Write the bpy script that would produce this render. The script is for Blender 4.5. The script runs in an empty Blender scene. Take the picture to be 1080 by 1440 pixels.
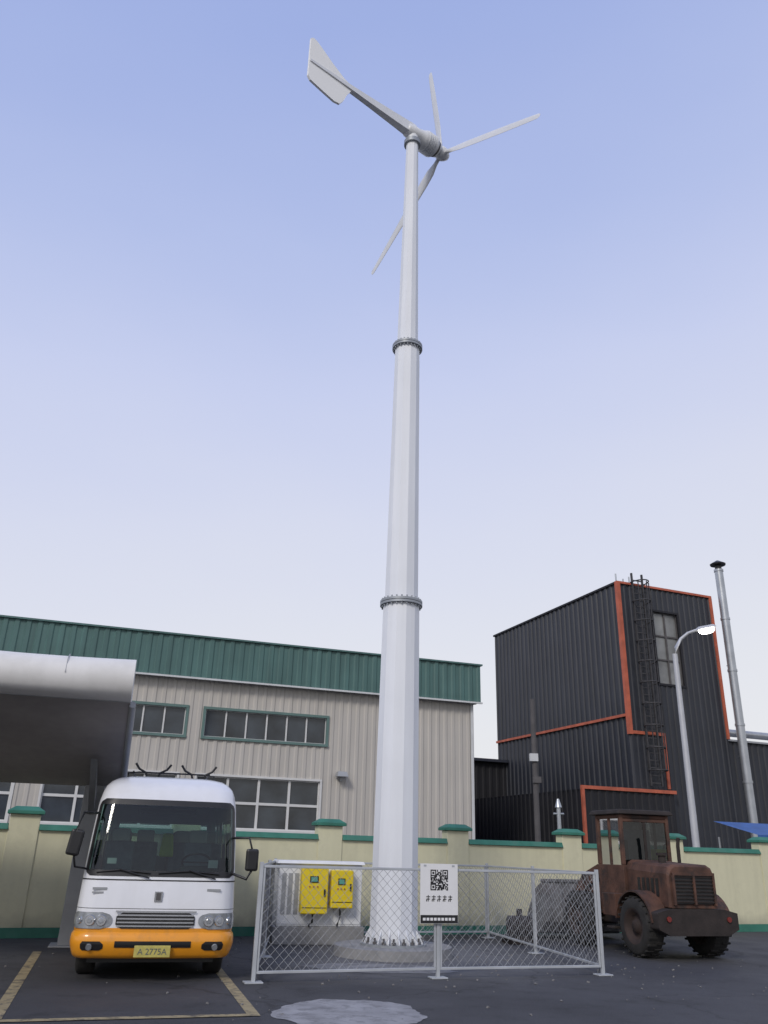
import bpy, bmesh, math, random
from mathutils import Vector, Matrix
random.seed(7)
rad=math.radians
sc=bpy.context.scene
sc.view_settings.view_transform='Standard'
try: sc.view_settings.look='None'
except Exception: pass
sc.view_settings.exposure=0

# ------------------------------------------------------------------ materials
def pbr(name,col,rough=.6,metal=0.,var=.12,scale=3.,bump=0.,bscale=60.,streak=0.,dirt=None,dirtamt=0.,dscale=2.,coat=0.,spec=.5,low=None,lowz=.6):
    m=bpy.data.materials.new(name); m.use_nodes=True
    nt=m.node_tree; N=nt.nodes; L=nt.links
    b=N["Principled BSDF"]
    b.inputs["Roughness"].default_value=rough; b.inputs["Metallic"].default_value=metal
    b.inputs["Specular IOR Level"].default_value=spec
    b.inputs["Coat Weight"].default_value=coat; b.inputs["Coat Roughness"].default_value=.08
    tc=N.new("ShaderNodeTexCoord")
    n=N.new("ShaderNodeTexNoise"); n.inputs["Scale"].default_value=scale; n.inputs["Detail"].default_value=6
    L.new(tc.outputs["Object"],n.inputs["Vector"])
    mr=N.new("ShaderNodeMapRange"); mr.inputs[1].default_value=.3; mr.inputs[2].default_value=.7
    L.new(n.outputs["Fac"],mr.inputs[0])
    mx=N.new("ShaderNodeMix"); mx.data_type='RGBA'
    mx.inputs[6].default_value=(*[c*(1-var) for c in col],1); mx.inputs[7].default_value=(*[min(1,c*(1+var)) for c in col],1)
    L.new(mr.outputs[0],mx.inputs[0]); out=mx.outputs[2]
    if streak>0:
        mp=N.new("ShaderNodeMapping"); mp.inputs["Scale"].default_value=(4,4,.25); L.new(tc.outputs["Object"],mp.inputs[0])
        n2=N.new("ShaderNodeTexNoise"); n2.inputs["Scale"].default_value=1.5; n2.inputs["Detail"].default_value=5; L.new(mp.outputs[0],n2.inputs["Vector"])
        m2=N.new("ShaderNodeMapRange"); m2.inputs[1].default_value=.35; m2.inputs[2].default_value=.7; m2.inputs[3].default_value=1; m2.inputs[4].default_value=1-streak
        L.new(n2.outputs["Fac"],m2.inputs[0])
        x2=N.new("ShaderNodeVectorMath"); x2.operation='SCALE'; L.new(out,x2.inputs[0]); L.new(m2.outputs[0],x2.inputs["Scale"]); out=x2.outputs[0]
    if dirt:
        n3=N.new("ShaderNodeTexNoise"); n3.inputs["Scale"].default_value=dscale; n3.inputs["Detail"].default_value=8; n3.inputs["Roughness"].default_value=.7
        L.new(tc.outputs["Object"],n3.inputs["Vector"])
        m3=N.new("ShaderNodeMapRange"); m3.inputs[1].default_value=.5; m3.inputs[2].default_value=.62; m3.inputs[4].default_value=dirtamt
        L.new(n3.outputs["Fac"],m3.inputs[0])
        x3=N.new("ShaderNodeMix"); x3.data_type='RGBA'; L.new(m3.outputs[0],x3.inputs[0]); L.new(out,x3.inputs[6]); x3.inputs[7].default_value=(*dirt,1); out=x3.outputs[2]
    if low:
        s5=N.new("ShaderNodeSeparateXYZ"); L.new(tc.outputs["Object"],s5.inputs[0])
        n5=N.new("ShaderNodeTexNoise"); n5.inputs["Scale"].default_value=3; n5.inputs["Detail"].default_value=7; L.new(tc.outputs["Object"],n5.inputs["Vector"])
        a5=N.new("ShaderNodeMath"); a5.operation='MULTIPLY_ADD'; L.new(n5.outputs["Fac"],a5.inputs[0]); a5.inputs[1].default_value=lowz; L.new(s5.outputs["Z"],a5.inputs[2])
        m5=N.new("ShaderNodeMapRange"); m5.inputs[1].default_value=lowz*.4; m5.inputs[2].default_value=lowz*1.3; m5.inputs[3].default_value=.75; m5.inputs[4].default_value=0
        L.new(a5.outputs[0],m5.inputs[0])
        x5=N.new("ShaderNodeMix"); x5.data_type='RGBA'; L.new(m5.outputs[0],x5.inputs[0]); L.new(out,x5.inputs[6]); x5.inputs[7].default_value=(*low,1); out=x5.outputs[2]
    L.new(out,b.inputs["Base Color"])
    if bump>0:
        n4=N.new("ShaderNodeTexNoise"); n4.inputs["Scale"].default_value=bscale; n4.inputs["Detail"].default_value=4; L.new(tc.outputs["Object"],n4.inputs["Vector"])
        bp=N.new("ShaderNodeBump"); bp.inputs["Strength"].default_value=bump; bp.inputs["Distance"].default_value=.02
        L.new(n4.outputs["Fac"],bp.inputs["Height"]); L.new(bp.outputs[0],b.inputs["Normal"])
    return m
def glassy(name,tint,rough=.03):
    m=bpy.data.materials.new(name); m.use_nodes=True; nt=m.node_tree; N=nt.nodes; L=nt.links
    for n in list(N): N.remove(n)
    o=N.new("ShaderNodeOutputMaterial"); t=N.new("ShaderNodeBsdfTransparent"); t.inputs[0].default_value=(*tint,1)
    g=N.new("ShaderNodeBsdfGlossy"); g.inputs["Roughness"].default_value=rough
    fr=N.new("ShaderNodeFresnel"); fr.inputs[0].default_value=1.6
    mx=N.new("ShaderNodeMixShader"); L.new(fr.outputs[0],mx.inputs[0]); L.new(t.outputs[0],mx.inputs[1]); L.new(g.outputs[0],mx.inputs[2]); L.new(mx.outputs[0],o.inputs[0])
    return m
def emis(name,col,s):
    m=bpy.data.materials.new(name); m.use_nodes=True; b=m.node_tree.nodes["Principled BSDF"]
    b.inputs["Base Color"].default_value=(*col,1); b.inputs["Emission Color"].default_value=(*col,1); b.inputs["Emission Strength"].default_value=s
    return m
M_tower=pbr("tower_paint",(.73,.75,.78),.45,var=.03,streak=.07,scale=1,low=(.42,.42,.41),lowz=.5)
M_towerf=pbr("tower_flange",(.30,.32,.34),.5,.3,var=.1)
M_blade=pbr("blade_grey",(.66,.67,.68),.4,var=.04)
M_vane=bpy.data.materials.new("vane_white"); M_vane.use_nodes=True
_b=M_vane.node_tree.nodes["Principled BSDF"]; _b.inputs["Base Color"].default_value=(.84,.84,.83,1); _b.inputs["Roughness"].default_value=.9; _b.inputs["Specular IOR Level"].default_value=0
M_white=pbr("white_paint",(.70,.71,.72),.45,var=.05,streak=.06)
M_fence=pbr("fence_galv",(.42,.44,.46),.5,.2,var=.12)
M_wire=pbr("fence_wire",(.29,.30,.31),.5,.3,var=.2)
M_conc=pbr("concrete",(.25,.25,.25),.9,var=.2,scale=4,bump=.4,dirt=(.14,.14,.14),dirtamt=.5)
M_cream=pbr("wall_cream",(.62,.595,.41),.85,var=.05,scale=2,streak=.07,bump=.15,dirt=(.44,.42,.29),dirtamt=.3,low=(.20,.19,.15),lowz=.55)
M_green=pbr("wall_cap_green",(.032,.165,.115),.6,var=.2,scale=4,dirt=(.06,.14,.11),dirtamt=.5)
M_clad=pbr("warehouse_cladding",(.46,.435,.395),.55,var=.04,scale=.6,streak=.10)
M_band=pbr("warehouse_green_fascia",(.068,.148,.135),.5,var=.10,scale=1,streak=.25)
M_trim=pbr("white_trim",(.55,.56,.56),.5,var=.06)
M_wglass=pbr("window_glass",(.028,.035,.042),.10,var=.6,scale=1.1,spec=.6)
M_wframe=pbr("window_frame",(.58,.58,.57),.5,var=.05)
M_wgreen=pbr("window_green_trim",(.10,.17,.155),.5,var=.1)
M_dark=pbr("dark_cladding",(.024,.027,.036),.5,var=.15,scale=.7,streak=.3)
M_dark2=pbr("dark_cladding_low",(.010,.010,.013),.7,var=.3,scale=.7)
M_ladder=pbr("ladder_steel",(.06,.058,.06),.6,.3,var=.2)
M_orange=pbr("orange_trim",(.47,.115,.060),.6,var=.2,streak=.2)
M_steel=pbr("stainless",(.42,.44,.46),.35,.6,var=.1,streak=.15)
M_black=pbr("black_plastic",(.013,.013,.014),.45,var=.2)
M_rubber=pbr("rubber",(.020,.019,.018),.85,var=.35,scale=6,bump=.3,bscale=30)
M_pole=pbr("lamp_pole",(.46,.47,.49),.5,.2,var=.06)
M_poled=pbr("utility_pole",(.09,.085,.085),.85,var=.2)
M_yel=pbr("cabinet_yellow",(.74,.56,.015),.4,var=.04)
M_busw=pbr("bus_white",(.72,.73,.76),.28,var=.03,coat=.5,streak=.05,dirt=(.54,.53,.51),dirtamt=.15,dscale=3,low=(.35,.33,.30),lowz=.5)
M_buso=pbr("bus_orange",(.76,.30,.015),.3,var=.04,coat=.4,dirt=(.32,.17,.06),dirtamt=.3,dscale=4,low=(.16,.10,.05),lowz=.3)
M_chrome=pbr("chrome",(.50,.51,.53),.25,.9,var=.1)
M_lens=pbr("headlamp_lens",(.38,.40,.42),.12,.5,var=.3,scale=12,coat=1)
M_bgl=glassy("bus_glass",(.46,.60,.57))
M_seat=pbr("seat_fabric",(.16,.19,.23),.9,var=.2,scale=8)
M_seatc=pbr("seat_cover",(.45,.45,.43),.9,var=.1)
M_vest=pbr("hi_vis_cloth",(.40,.55,.06),.8,var=.2)
M_int=pbr("bus_interior",(.10,.115,.115),.8,var=.2)
M_dash=pbr("bus_dash",(.05,.055,.055),.7,var=.2)
M_plate=pbr("plate_yellow",(.44,.38,.10),.5,var=.15,scale=20)
M_rust=pbr("rusty_paint",(.085,.040,.026),.75,var=.5,scale=3,bump=.35,bscale=25,dirt=(.024,.018,.016),dirtamt=.85,dscale=2.5)
M_rust2=pbr("dark_rust",(.024,.018,.016),.85,var=.4,scale=4,bump=.3,bscale=25)
M_bucket=pbr("bucket_steel",(.15,.15,.155),.7,.2,var=.4,scale=3,bump=.3,dirt=(.08,.06,.05),dirtamt=.6)
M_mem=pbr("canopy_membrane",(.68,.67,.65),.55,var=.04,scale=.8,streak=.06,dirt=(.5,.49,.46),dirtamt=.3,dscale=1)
M_memu=pbr("canopy_underside",(.34,.315,.30),.8,var=.12,scale=.8,streak=.1)  # same membrane from below, its shade put into a darker base colour
M_colm=pbr("canopy_steel",(.32,.33,.34),.5,.2,var=.08)
M_line=pbr("line_paint",(.30,.245,.14),.8,var=.2,scale=6,dirt=(.06,.057,.053),dirtamt=.9,dscale=7)
M_blue=pbr("blue_tarp",(.03,.10,.30),.6,var=.2)
M_lamp=emis("lamp_glow",(1,.97,.9),9)

# ------------------------------------------------------------------ mesh builder
class MB:
    def __init__(s): s.v=[];s.f=[];s.mi=[];s.sm=[];s.mats=[]
    def m(s,mat):
        if mat not in s.mats: s.mats.append(mat)
        return s.mats.index(mat)
    def add(s,vs,fs,mat,smooth=False):
        o=len(s.v); s.v+= [tuple(v) for v in vs]; i=s.m(mat)
        for f in fs: s.f.append([o+k for k in f]); s.mi.append(i); s.sm.append(smooth)
        return s
    def box(s,c,d,mat,R=None,top=(1,1),shift=(0,0)):
        vs=[]
        for z in (-1,1):
            for x,y in ((-1,-1),(1,-1),(1,1),(-1,1)):
                t=top if z>0 else (1,1); sh=shift if z>0 else (0,0)
                p=Vector((x*d[0]/2*t[0]+sh[0],y*d[1]/2*t[1]+sh[1],z*d[2]/2))
                if R is not None: p=R@p
                vs.append(p+Vector(c))
        return s.add(vs,[(0,3,2,1),(4,5,6,7),(0,1,5,4),(1,2,6,5),(2,3,7,6),(3,0,4,7)],mat)
    def bx(s,x0,x1,y0,y1,z0,z1,mat,**k):
        return s.box(((x0+x1)/2,(y0+y1)/2,(z0+z1)/2),(x1-x0,y1-y0,z1-z0),mat,**k)
    def rings(s,rs,mat,smooth=True,closed=True,cap=True):
        n=len(rs[0]); vs=[p for r in rs for p in r]; fs=[]
        for i in range(len(rs)-1):
            for j in range(n if closed else n-1):
                k=(j+1)%n; fs.append((i*n+j,i*n+k,(i+1)*n+k,(i+1)*n+j))
        s.add(vs,fs,mat,smooth)
        if cap and closed:
            s.add(rs[0],[tuple(range(n))[::-1]],mat); s.add(rs[-1],[tuple(range(n))],mat)
        return s
    def cyl(s,p0,p1,r0,r1,mat,n=20,smooth=True,cap=True,ph=0):
        p0=Vector(p0);p1=Vector(p1);d=(p1-p0).normalized()
        a=Vector((0,0,1)) if abs(d.z)<.9 else Vector((1,0,0))
        u=d.cross(a).normalized(); w=d.cross(u)
        if abs(d.z)>.9: u=Vector((1,0,0)); w=Vector((0,1,0))
        rs=[[p+ (u*math.cos(ph+2*math.pi*i/n)+w*math.sin(ph+2*math.pi*i/n))*r for i in range(n)] for p,r in((p0,r0),(p1,r1))]
        return s.rings(rs,mat,smooth,True,cap)
    def tube(s,pts,r,mat,n=8,smooth=True):
        pts=[Vector(p) for p in pts]; rs=[]
        for i,p in enumerate(pts):
            d=(pts[min(i+1,len(pts)-1)]-pts[max(i-1,0)]).normalized()
            a=Vector((0,0,1)) if abs(d.z)<.95 else Vector((1,0,0))
            u=d.cross(a).normalized(); w=d.cross(u)
            rr=r[i] if isinstance(r,(list,tuple)) else r
            rs.append([p+(u*math.cos(2*math.pi*k/n)+w*math.sin(2*math.pi*k/n))*rr for k in range(n)])
        return s.rings(rs,mat,smooth)
    def prism(s,poly,fn,d0,d1,mat,smooth=False):
        a=[fn(p[0],p[1],d0) for p in poly]; b=[fn(p[0],p[1],d1) for p in poly]; n=len(poly)
        s.add(a+b,[(i,(i+1)%n,n+(i+1)%n,n+i) for i in range(n)],mat,smooth)
        s.add(a,[tuple(range(n))[::-1]],mat); s.add(b,[tuple(range(n))],mat); return s
    def build(s,name,parent=None,bevel=0,merge=False,seg=2,loc=None,rotz=0):
        me=bpy.data.meshes.new(name); me.from_pydata(s.v,[],s.f)
        for m in s.mats: me.materials.append(m)
        for p,i,sm in zip(me.polygons,s.mi,s.sm): p.material_index=i; p.use_smooth=sm
        bm=bmesh.new(); bm.from_mesh(me)
        if merge: bmesh.ops.remove_doubles(bm,verts=bm.verts,dist=.0005)
        bmesh.ops.recalc_face_normals(bm,faces=bm.faces); bm.to_mesh(me); bm.free()
        o=bpy.data.objects.new(name,me); sc.collection.objects.link(o)
        if parent: o.parent=parent
        if loc: o.location=loc
        o.rotation_euler[2]=rotz
        if bevel:
            b=o.modifiers.new("b",'BEVEL'); b.width=bevel; b.segments=seg; b.limit_method='ANGLE'; b.angle_limit=rad(40)
        return o
def empty(name,loc=(0,0,0),rz=0):
    e=bpy.data.objects.new(name,None); sc.collection.objects.link(e); e.location=loc; e.rotation_euler[2]=rad(rz); e.empty_display_size=.3; return e
def YZ(a,b,d): return (d,a,b)
def XZ(a,b,d): return (a,d,b)
G=21.5

# ------------------------------------------------------------------ ground
def ground_mat():
    m=bpy.data.materials.new("asphalt"); m.use_nodes=True; nt=m.node_tree;N=nt.nodes;L=nt.links;b=N["Principled BSDF"]
    tc=N.new("ShaderNodeTexCoord")
    def noise(sc_,det=6,ro=.55):
        n=N.new("ShaderNodeTexNoise"); n.inputs["Scale"].default_value=sc_; n.inputs["Detail"].default_value=det; n.inputs["Roughness"].default_value=ro; L.new(tc.outputs["Object"],n.inputs["Vector"]); return n.outputs["Fac"]
    def ramp(src,a,b_,c0,c1):
        r=N.new("ShaderNodeMapRange"); r.inputs[1].default_value=a; r.inputs[2].default_value=b_; r.inputs[3].default_value=c0; r.inputs[4].default_value=c1; L.new(src,r.inputs[0]); return r.outputs[0]
    def mix(f,a,c):
        x=N.new("ShaderNodeMix"); x.data_type='RGBA'
        L.new(f,x.inputs[0])
        if isinstance(a,tuple): x.inputs[6].default_value=(*a,1)
        else: L.new(a,x.inputs[6])
        x.inputs[7].default_value=(*c,1); return x.outputs[2]
    c=mix(ramp(noise(.35),.35,.65,0,1),(.030,.030,.034),(.049,.049,.054))
    c=mix(ramp(noise(90,2),.55,.75,0,.5),c,(.12,.12,.12))
    c=mix(ramp(noise(1.6,8,.7),.54,.66,0,.6),c,(.018,.018,.020))
    c=mix(ramp(noise(.9,9,.75),.58,.72,0,.55),c,(.095,.093,.09))
    d=N.new("ShaderNodeVectorMath"); d.operation='DISTANCE'; L.new(tc.outputs["Object"],d.inputs[0]); d.inputs[1].default_value=(.7,15.6,0)
    ad=N.new("ShaderNodeMath"); ad.operation='MULTIPLY_ADD'; L.new(noise(.9,8,.65),ad.inputs[0]); ad.inputs[1].default_value=3.4; L.new(d.outputs["Value"],ad.inputs[2])
    c=mix(ramp(ad.outputs[0],3.0,5.4,.75,0),c,(.135,.135,.138))
    v=N.new("ShaderNodeTexVoronoi"); v.feature='DISTANCE_TO_EDGE'; v.inputs["Scale"].default_value=.28
    w=N.new("ShaderNodeVectorMath"); w.operation='MULTIPLY_ADD'; nn=N.new("ShaderNodeTexNoise"); nn.inputs["Scale"].default_value=1.2; nn.inputs["Detail"].default_value=6; L.new(tc.outputs["Object"],nn.inputs["Vector"])
    L.new(nn.outputs["Color"],w.inputs[0]); w.inputs[1].default_value=(1.2,1.2,0); L.new(tc.outputs["Object"],w.inputs[2]); L.new(w.outputs[0],v.inputs["Vector"])
    c=mix(ramp(v.outputs["Distance"],.0,.006,.7,0),c,(.012,.012,.012))
    L.new(c,b.inputs["Base Color"])
    rr=ramp(noise(.8),.3,.7,.62,.9); L.new(rr,b.inputs["Roughness"])
    bp=N.new("ShaderNodeBump"); bp.inputs["Strength"].default_value=.5; bp.inputs["Distance"].default_value=.01; L.new(noise(60,3),bp.inputs["Height"]); L.new(bp.outputs[0],b.inputs["Normal"])
    return m
g=MB(); g.add([(-600,-300,0),(600,-300,0),(600,900,0),(-600,900,0)],[(0,1,2,3)],ground_mat()); g.build("ground")
def strip(mb,p,q,w,z,mat):
    p=Vector((*p,z));q=Vector((*q,z));n=Vector((-(q-p).y,(q-p).x,0)).normalized()*w/2
    mb.add([p-n,q-n,q+n,p+n],[(0,1,2,3)],mat)
pk=empty("parking_markings")
mb=MB(); strip(mb,(-3.66,9.30),(-5.33,14.8),.13,.004,M_line); mb.build("side_line",pk)
mb=MB(); strip(mb,(-1.22,9.93),(-2.62,14.8),.13,.004,M_line); mb.build("side_line_2",pk)
mb=MB(); strip(mb,(-6.1,8.47),(-1.15,9.90),.13,.008,M_line); mb.build("front_line",pk)
mb=MB(); strip(mb,(-6.1,8.6),(-7.77,14.1),.13,.004,M_line); mb.build("side_line_3",pk)
M_patch=pbr("pale_cement",(.27,.27,.28),.85,var=.2,scale=3,dirt=(.12,.12,.125),dirtamt=.6,dscale=5,bump=.3)
def blob(name,cx_,cy_,rx,ry,seed,mat,z=.010):
    rnd=random.Random(seed); n=96; pts=[]; ph=[rnd.uniform(0,6.28) for _ in range(5)]
    for i in range(n):
        a=2*math.pi*i/n; k=1+.05*math.sin(2*a+ph[0])+.04*math.sin(5*a+ph[1])+.025*math.sin(9*a+ph[2])+.02*math.sin(17*a+ph[3])+rnd.uniform(-.02,.02)
        pts.append((cx_+rx*k*math.cos(a),cy_+ry*k*math.sin(a),.005))
    inner=[(cx_+(p[0]-cx_)*.9,cy_+(p[1]-cy_)*.9,z) for p in pts]
    mb=MB(); mb.add(pts+inner+[(cx_,cy_,z+.006)],[(i,(i+1)%n,n+(i+1)%n,n+i) for i in range(n)]+[(n+i,n+(i+1)%n,2*n) for i in range(n)],mat,True); mb.build(name)
blob("cement_patch",-.22,10.16,.76,.90,3,M_patch)
blob("cement_patch.001",.15,13.9,1.15,.5,5,pbr("cement_dust",(.20,.20,.205),.9,var=.25,scale=3,dirt=(.09,.09,.095),dirtamt=.7,dscale=4),.006)
# loose gravel
rg=random.Random(11); mb=MB(); M_st=pbr("gravel_stone",(.16,.155,.15),.9,var=.3,scale=9)
for i in range(420):
    if i<260: x,y=rg.gauss(.6,2.4),rg.gauss(15.2,1.9)
    else: x,y=rg.uniform(-8,8),rg.uniform(9,20)
    s_=rg.uniform(.008,.028); R=Matrix.Rotation(rg.uniform(0,3),3,'Z')@Matrix.Rotation(rg.uniform(0,1),3,'X')
    mb.box((x,y,s_*.3),(s_*rg.uniform(.8,1.8),s_,s_*.8),M_st,R=R,top=(.6,.7))
mb.build("gravel")

# ------------------------------------------------------------------ wind turbine
T=empty("wind_turbine",(.36,15.7,0))
def cx(z): return .0055*z
mb=MB()
def tring(z,w,n=12):
    r=w/2/math.cos(math.pi/n)
    return [(cx(z)+r*math.cos(2*math.pi*(i+.5)/n),r*math.sin(2*math.pi*(i+.5)/n),z) for i in range(n)]
for z0,w0,z1,w1 in ((.17,.82,6.12,.71),(6.20,.655,12.14,.545),(12.21,.47,18.35,.30)):
    mb.rings([tring(z0,w0),tring(z1,w1)],M_tower,smooth=False)
mb.build("tower",T,merge=True,bevel=.02)
mb=MB()
for z,r in((6.16,.42),(12.175,.34)):
    mb.cyl((cx(z),0,z-.05),(cx(z),0,z-.006),r,r,M_towerf,40); mb.cyl((cx(z),0,z+.006),(cx(z),0,z+.05),r,r,M_towerf,40)
    for i in range(24):
        a=2*math.pi*i/24; x=cx(z)+(r-.035)*math.cos(a);y=(r-.035)*math.sin(a)
        mb.cyl((x,y,z-.09),(x,y,z+.09),.016,.016,M_towerf,6)
    mb.cyl((cx(z),0,z-.006),(cx(z),0,z+.006),r-.02,r-.02,M_black,24)
mb.build("flanges",T)
mb=MB()
mb.cyl((0,0,.15),(0,0,.185),.56,.56,M_towerf,48)
for i in range(18):
    a=2*math.pi*i/18; R=Matrix.Rotation(a,3,'Z')
    poly=[(.37,.187),(.53,.187),(.53,.21),(.40,.42),(.37,.42)]
    mb.prism(poly,lambda p,q,d:tuple(R@Vector((p,d,q))),-.009,.009,M_tower)
    a2=a+math.pi/18; x,y=.49*math.cos(a2),.49*math.sin(a2)
    mb.cyl((x,y,.185),(x,y,.28),.018,.018,M_poled,8); mb.cyl((x,y,.188),(x,y,.225),.034,.034,M_poled,6)
mb.build("base_flange",T)
mb=MB(); mb.cyl((0,0,-.05),(0,0,.15),1.02,1.0,M_conc,64); mb.build("plinth",T,bevel=.02)
d=Vector((.785,.62,0)).normalized(); e=Vector((d.y,-d.x,0)); hz=18.72; c0=Vector((cx(18.4),0,hz)); ZV=Vector((0,0,1))
mb=MB()
mb.cyl((c0.x,0,18.3),(c0.x,0,18.42),.21,.21,M_towerf,28)
mb.cyl((c0.x,0,18.42),(c0.x,0,18.62),.16,.14,M_white,28)
def ax(s,z=0): return c0+d*s+Vector((0,0,z))
prof=[(-.22,.10),(-.18,.17),(.15,.20),(.30,.24),(.34,.27),(.70,.27),(.74,.23),(.86,.19),(.90,.12)]
n=32
def rev(mb,prof,mat): mb.rings([[ax(s)+(e*math.cos(2*math.pi*i/n)+ZV*math.sin(2*math.pi*i/n))*r for i in range(n)] for s,r in prof],mat)
rev(mb,prof,M_blade)
for s_ in (.40,.46,.52,.58,.64): mb.cyl(ax(s_-.012),ax(s_+.012),.285,.285,M_white,32)
mb.cyl(ax(.745),ax(.80),.235,.21,M_poled,32)
mb.box(ax(-.03,.16),(.34,.26,.2),M_white,R=Matrix.Rotation(math.atan2(d.y,d.x),3,'Z'),top=(.5,.6))
mb.build("nacelle",T)
mb=MB(); hub=1.02
rev(mb,[(.90,.13),(.95,.18),(1.08,.18),(1.16,.14),(1.22,.09),(1.25,.03)],M_blade)
mb.build("hub",T)
for k,(ang,Lb) in enumerate(((98,3.45),(-24,3.62),(-143,3.62))):
    a=rad(ang); r_=e*math.cos(a)+ZV*math.sin(a); t_=(-e*math.sin(a)+ZV*math.cos(a))
    mb=MB(); rs=[]
    for s_,ch,th,tw in ((.12,.10,.10,0),(.3,.12,.10,10),(.55,.25,.07,20),(.9,.28,.055,16),(1.6,.25,.04,11),(2.4,.21,.03,6),(3.1,.175,.022,3),(Lb-.06,.14,.016,2),(Lb,.07,.008,2)):
        tw=rad(tw+3); cd=t_*math.cos(tw)+d*math.sin(tw); nd=-t_*math.sin(tw)+d*math.cos(tw)
        cc=ax(hub)+r_*s_; sec=[]
        for i in range(14):
            q=2*math.pi*i/14; sec.append(cc+cd*(ch/2*math.cos(q))+nd*(th/2*math.sin(q))*(1 if s_<.4 else (.6+.4*math.cos(q))))
        rs.append(sec)
    mb.rings(rs,M_blade); mb.build("blade_%d"%(k+1),T)
mb=MB()
bo=lambda s,z,o: tuple(c0-d*s+e*o+Vector((0,0,z)))
rs=[]
for s_,h,w in((.1,.32,.22),(.6,.28,.18),(1.4,.20,.14),(2.2,.12,.12),(3.2,.07,.10)):
    rs.append([bo(s_,-h/2+.05,-w/2),bo(s_,-h/2+.05,w/2),bo(s_,h/2+.05,w/2),bo(s_,h/2+.05,-w/2)])
mb.rings(rs,M_white,smooth=False); mb.build("tail_boom",T)
mb=MB()
upv=[(1.95,.08),(2.2,.16),(2.55,.38),(2.85,.61),(3.05,.75),(3.15,.78),(3.22,.72)]
def interp(pts,x):
    for (x0_,y0_),(x1_,y1_) in zip(pts,pts[1:]):
        if x<=x1_: return y0_+(y1_-y0_)*(x-x0_)/(x1_-x0_)
    return pts[-1][1]
lov=[(1.95,-.02),(2.1,-.3),(2.2,-.58),(2.30,-.74),(2.46,-.77),(2.85,-.68),(3.15,-.60),(3.22,-.5)]
xs=sorted(set([p[0] for p in upv]+[p[0] for p in lov]))
rs=[[bo(x,interp(lov,x)+.05,-.028),bo(x,interp(lov,x)+.05,.028),bo(x,interp(upv,x)+.05,.028),bo(x,interp(upv,x)+.05,-.028)] for x in xs]
mb.rings(rs,M_vane,smooth=False); mb.build("tail_vane",T,merge=True)

# ------------------------------------------------------------------ ribs
def ribs(mb,O,D,Nn,s0,s1,z0,z1,mat,pitch=.3,dep=.03,rib=.3):
    O=Vector(O);D=Vector(D);Nn=Vector(Nn)
    brk=[s0,s1]; k=math.floor(s0/pitch)-1
    while k*pitch<s1+pitch:
        for q in(0,.12,.12+rib,.24+rib):
            s=(k+q)*pitch
            if s0<s<s1: brk.append(s)
        k+=1
    brk=sorted(brk)
    def off(s):
        q=(s/pitch)%1.0
        if q<.12: return q/.12
        if q<=.12+rib: return 1
        if q<.24+rib: return 1-(q-.12-rib)/.12
        return 0
    a=[O+D*s+Nn*dep*off(s)+Vector((0,0,z0)) for s in brk]; b=[p+Vector((0,0,z1-z0)) for p in a]; n=len(a)
    mb.add(a+b,[(i,i+1,n+i+1,n+i) for i in range(n-1)],mat)
def window(mb,x0,x1,z0,z1,cols,rows,frame,glass,trim=None,y=0.,t=.05,side=.09):
    mb.add([(x0,y+.10,z0),(x1,y+.10,z0),(x1,y+.10,z1),(x0,y+.10,z1)],[(0,1,2,3)],glass)
    for i in range(cols+1):
        x=x0+(x1-x0)*i/cols; mb.bx(x-t/2,x+t/2,y+.04,y+.096,z0,z1,frame)
    for j in range(rows+1):
        z=z0+(z1-z0)*j/rows; mb.bx(x0,x1,y+.047,y+.094,z-t/2,z+t/2,frame)
    tt=trim or frame; k=side
    mb.bx(x0-k,x1+k,y-.06,y+.10,z1,z1+k,tt); mb.bx(x0-k,x1+k,y-.08,y+.12,z0-k,z0,tt)
    mb.bx(x0-k,x0,y-.055,y+.098,z0,z1,tt); mb.bx(x1,x1+k,y-.055,y+.098,z0,z1,tt)

# ------------------------------------------------------------------ warehouse
W=empty("warehouse",(3.71,32.4,0),18.5)
x0=-34; up=[(-15.2,-10.95),(-10.27,-5.9),(-19.8,-15.7),(-24.5,-20.2)]; lo=[(-10.35,-6.03),(-15.15,-11.0),(-20.2,-16.05),(-25,-21)]
def wallrow(z0,z1,ops):
    s=x0
    for a,b in sorted(ops):
        ribs(mb,(0,0,0),(1,0,0),(0,-1,0),s,a-.02,z0,z1,M_clad,.32,.028); s=b+.02
    ribs(mb,(0,0,0),(1,0,0),(0,-1,0),s,-.02,z0,z1,M_clad,.32,.028)
mb=MB()
wallrow(0,2.2,[]);wallrow(2.2,3.86,lo);wallrow(3.86,5.15,[]);wallrow(5.15,6.07,up);wallrow(6.07,7.1,[])
ribs(mb,(-.02,0,0),(0,1,0),(1,0,0),0,14,0,7.6,M_clad,.32,.028)
mb.add([(x0,.2,0),(-.1,.2,0),(-.1,.2,7.2),(x0,.2,7.2)],[(0,1,2,3)],M_black)
mb.build("walls",W)
mb=MB()
for a,b in up: window(mb,a,b,5.15,6.07,6,1,M_wframe,M_wglass,M_wgreen)
for a,b in lo: window(mb,a,b,2.2,3.86,4,2,M_wframe,M_wglass,M_wframe,t=.085,side=.07)
mb.build("windows",W)
mb=MB()
ribs(mb,(0,-.30,0),(1,0,0),(0,-1,0),x0,.16,7.08,8.5,M_band,.36,.035,.35)
ribs(mb,(.16,-.30,0),(0,1,0),(1,0,0),0,14,7.08,8.5,M_band,.36,.035,.35)
mb.add([(x0,-.30,7.1),(.16,-.30,7.1),(.16,0.03,7.1),(x0,0.03,7.1)],[(0,1,2,3)],M_trim)
mb.bx(x0,.24,-.40,-.22,8.5,8.56,M_band); mb.bx(x0,.22,-.375,-.30,7.02,7.08,M_trim)
mb.bx(x0,.14,-.22,14,8.2,8.3,M_conc)
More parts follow.
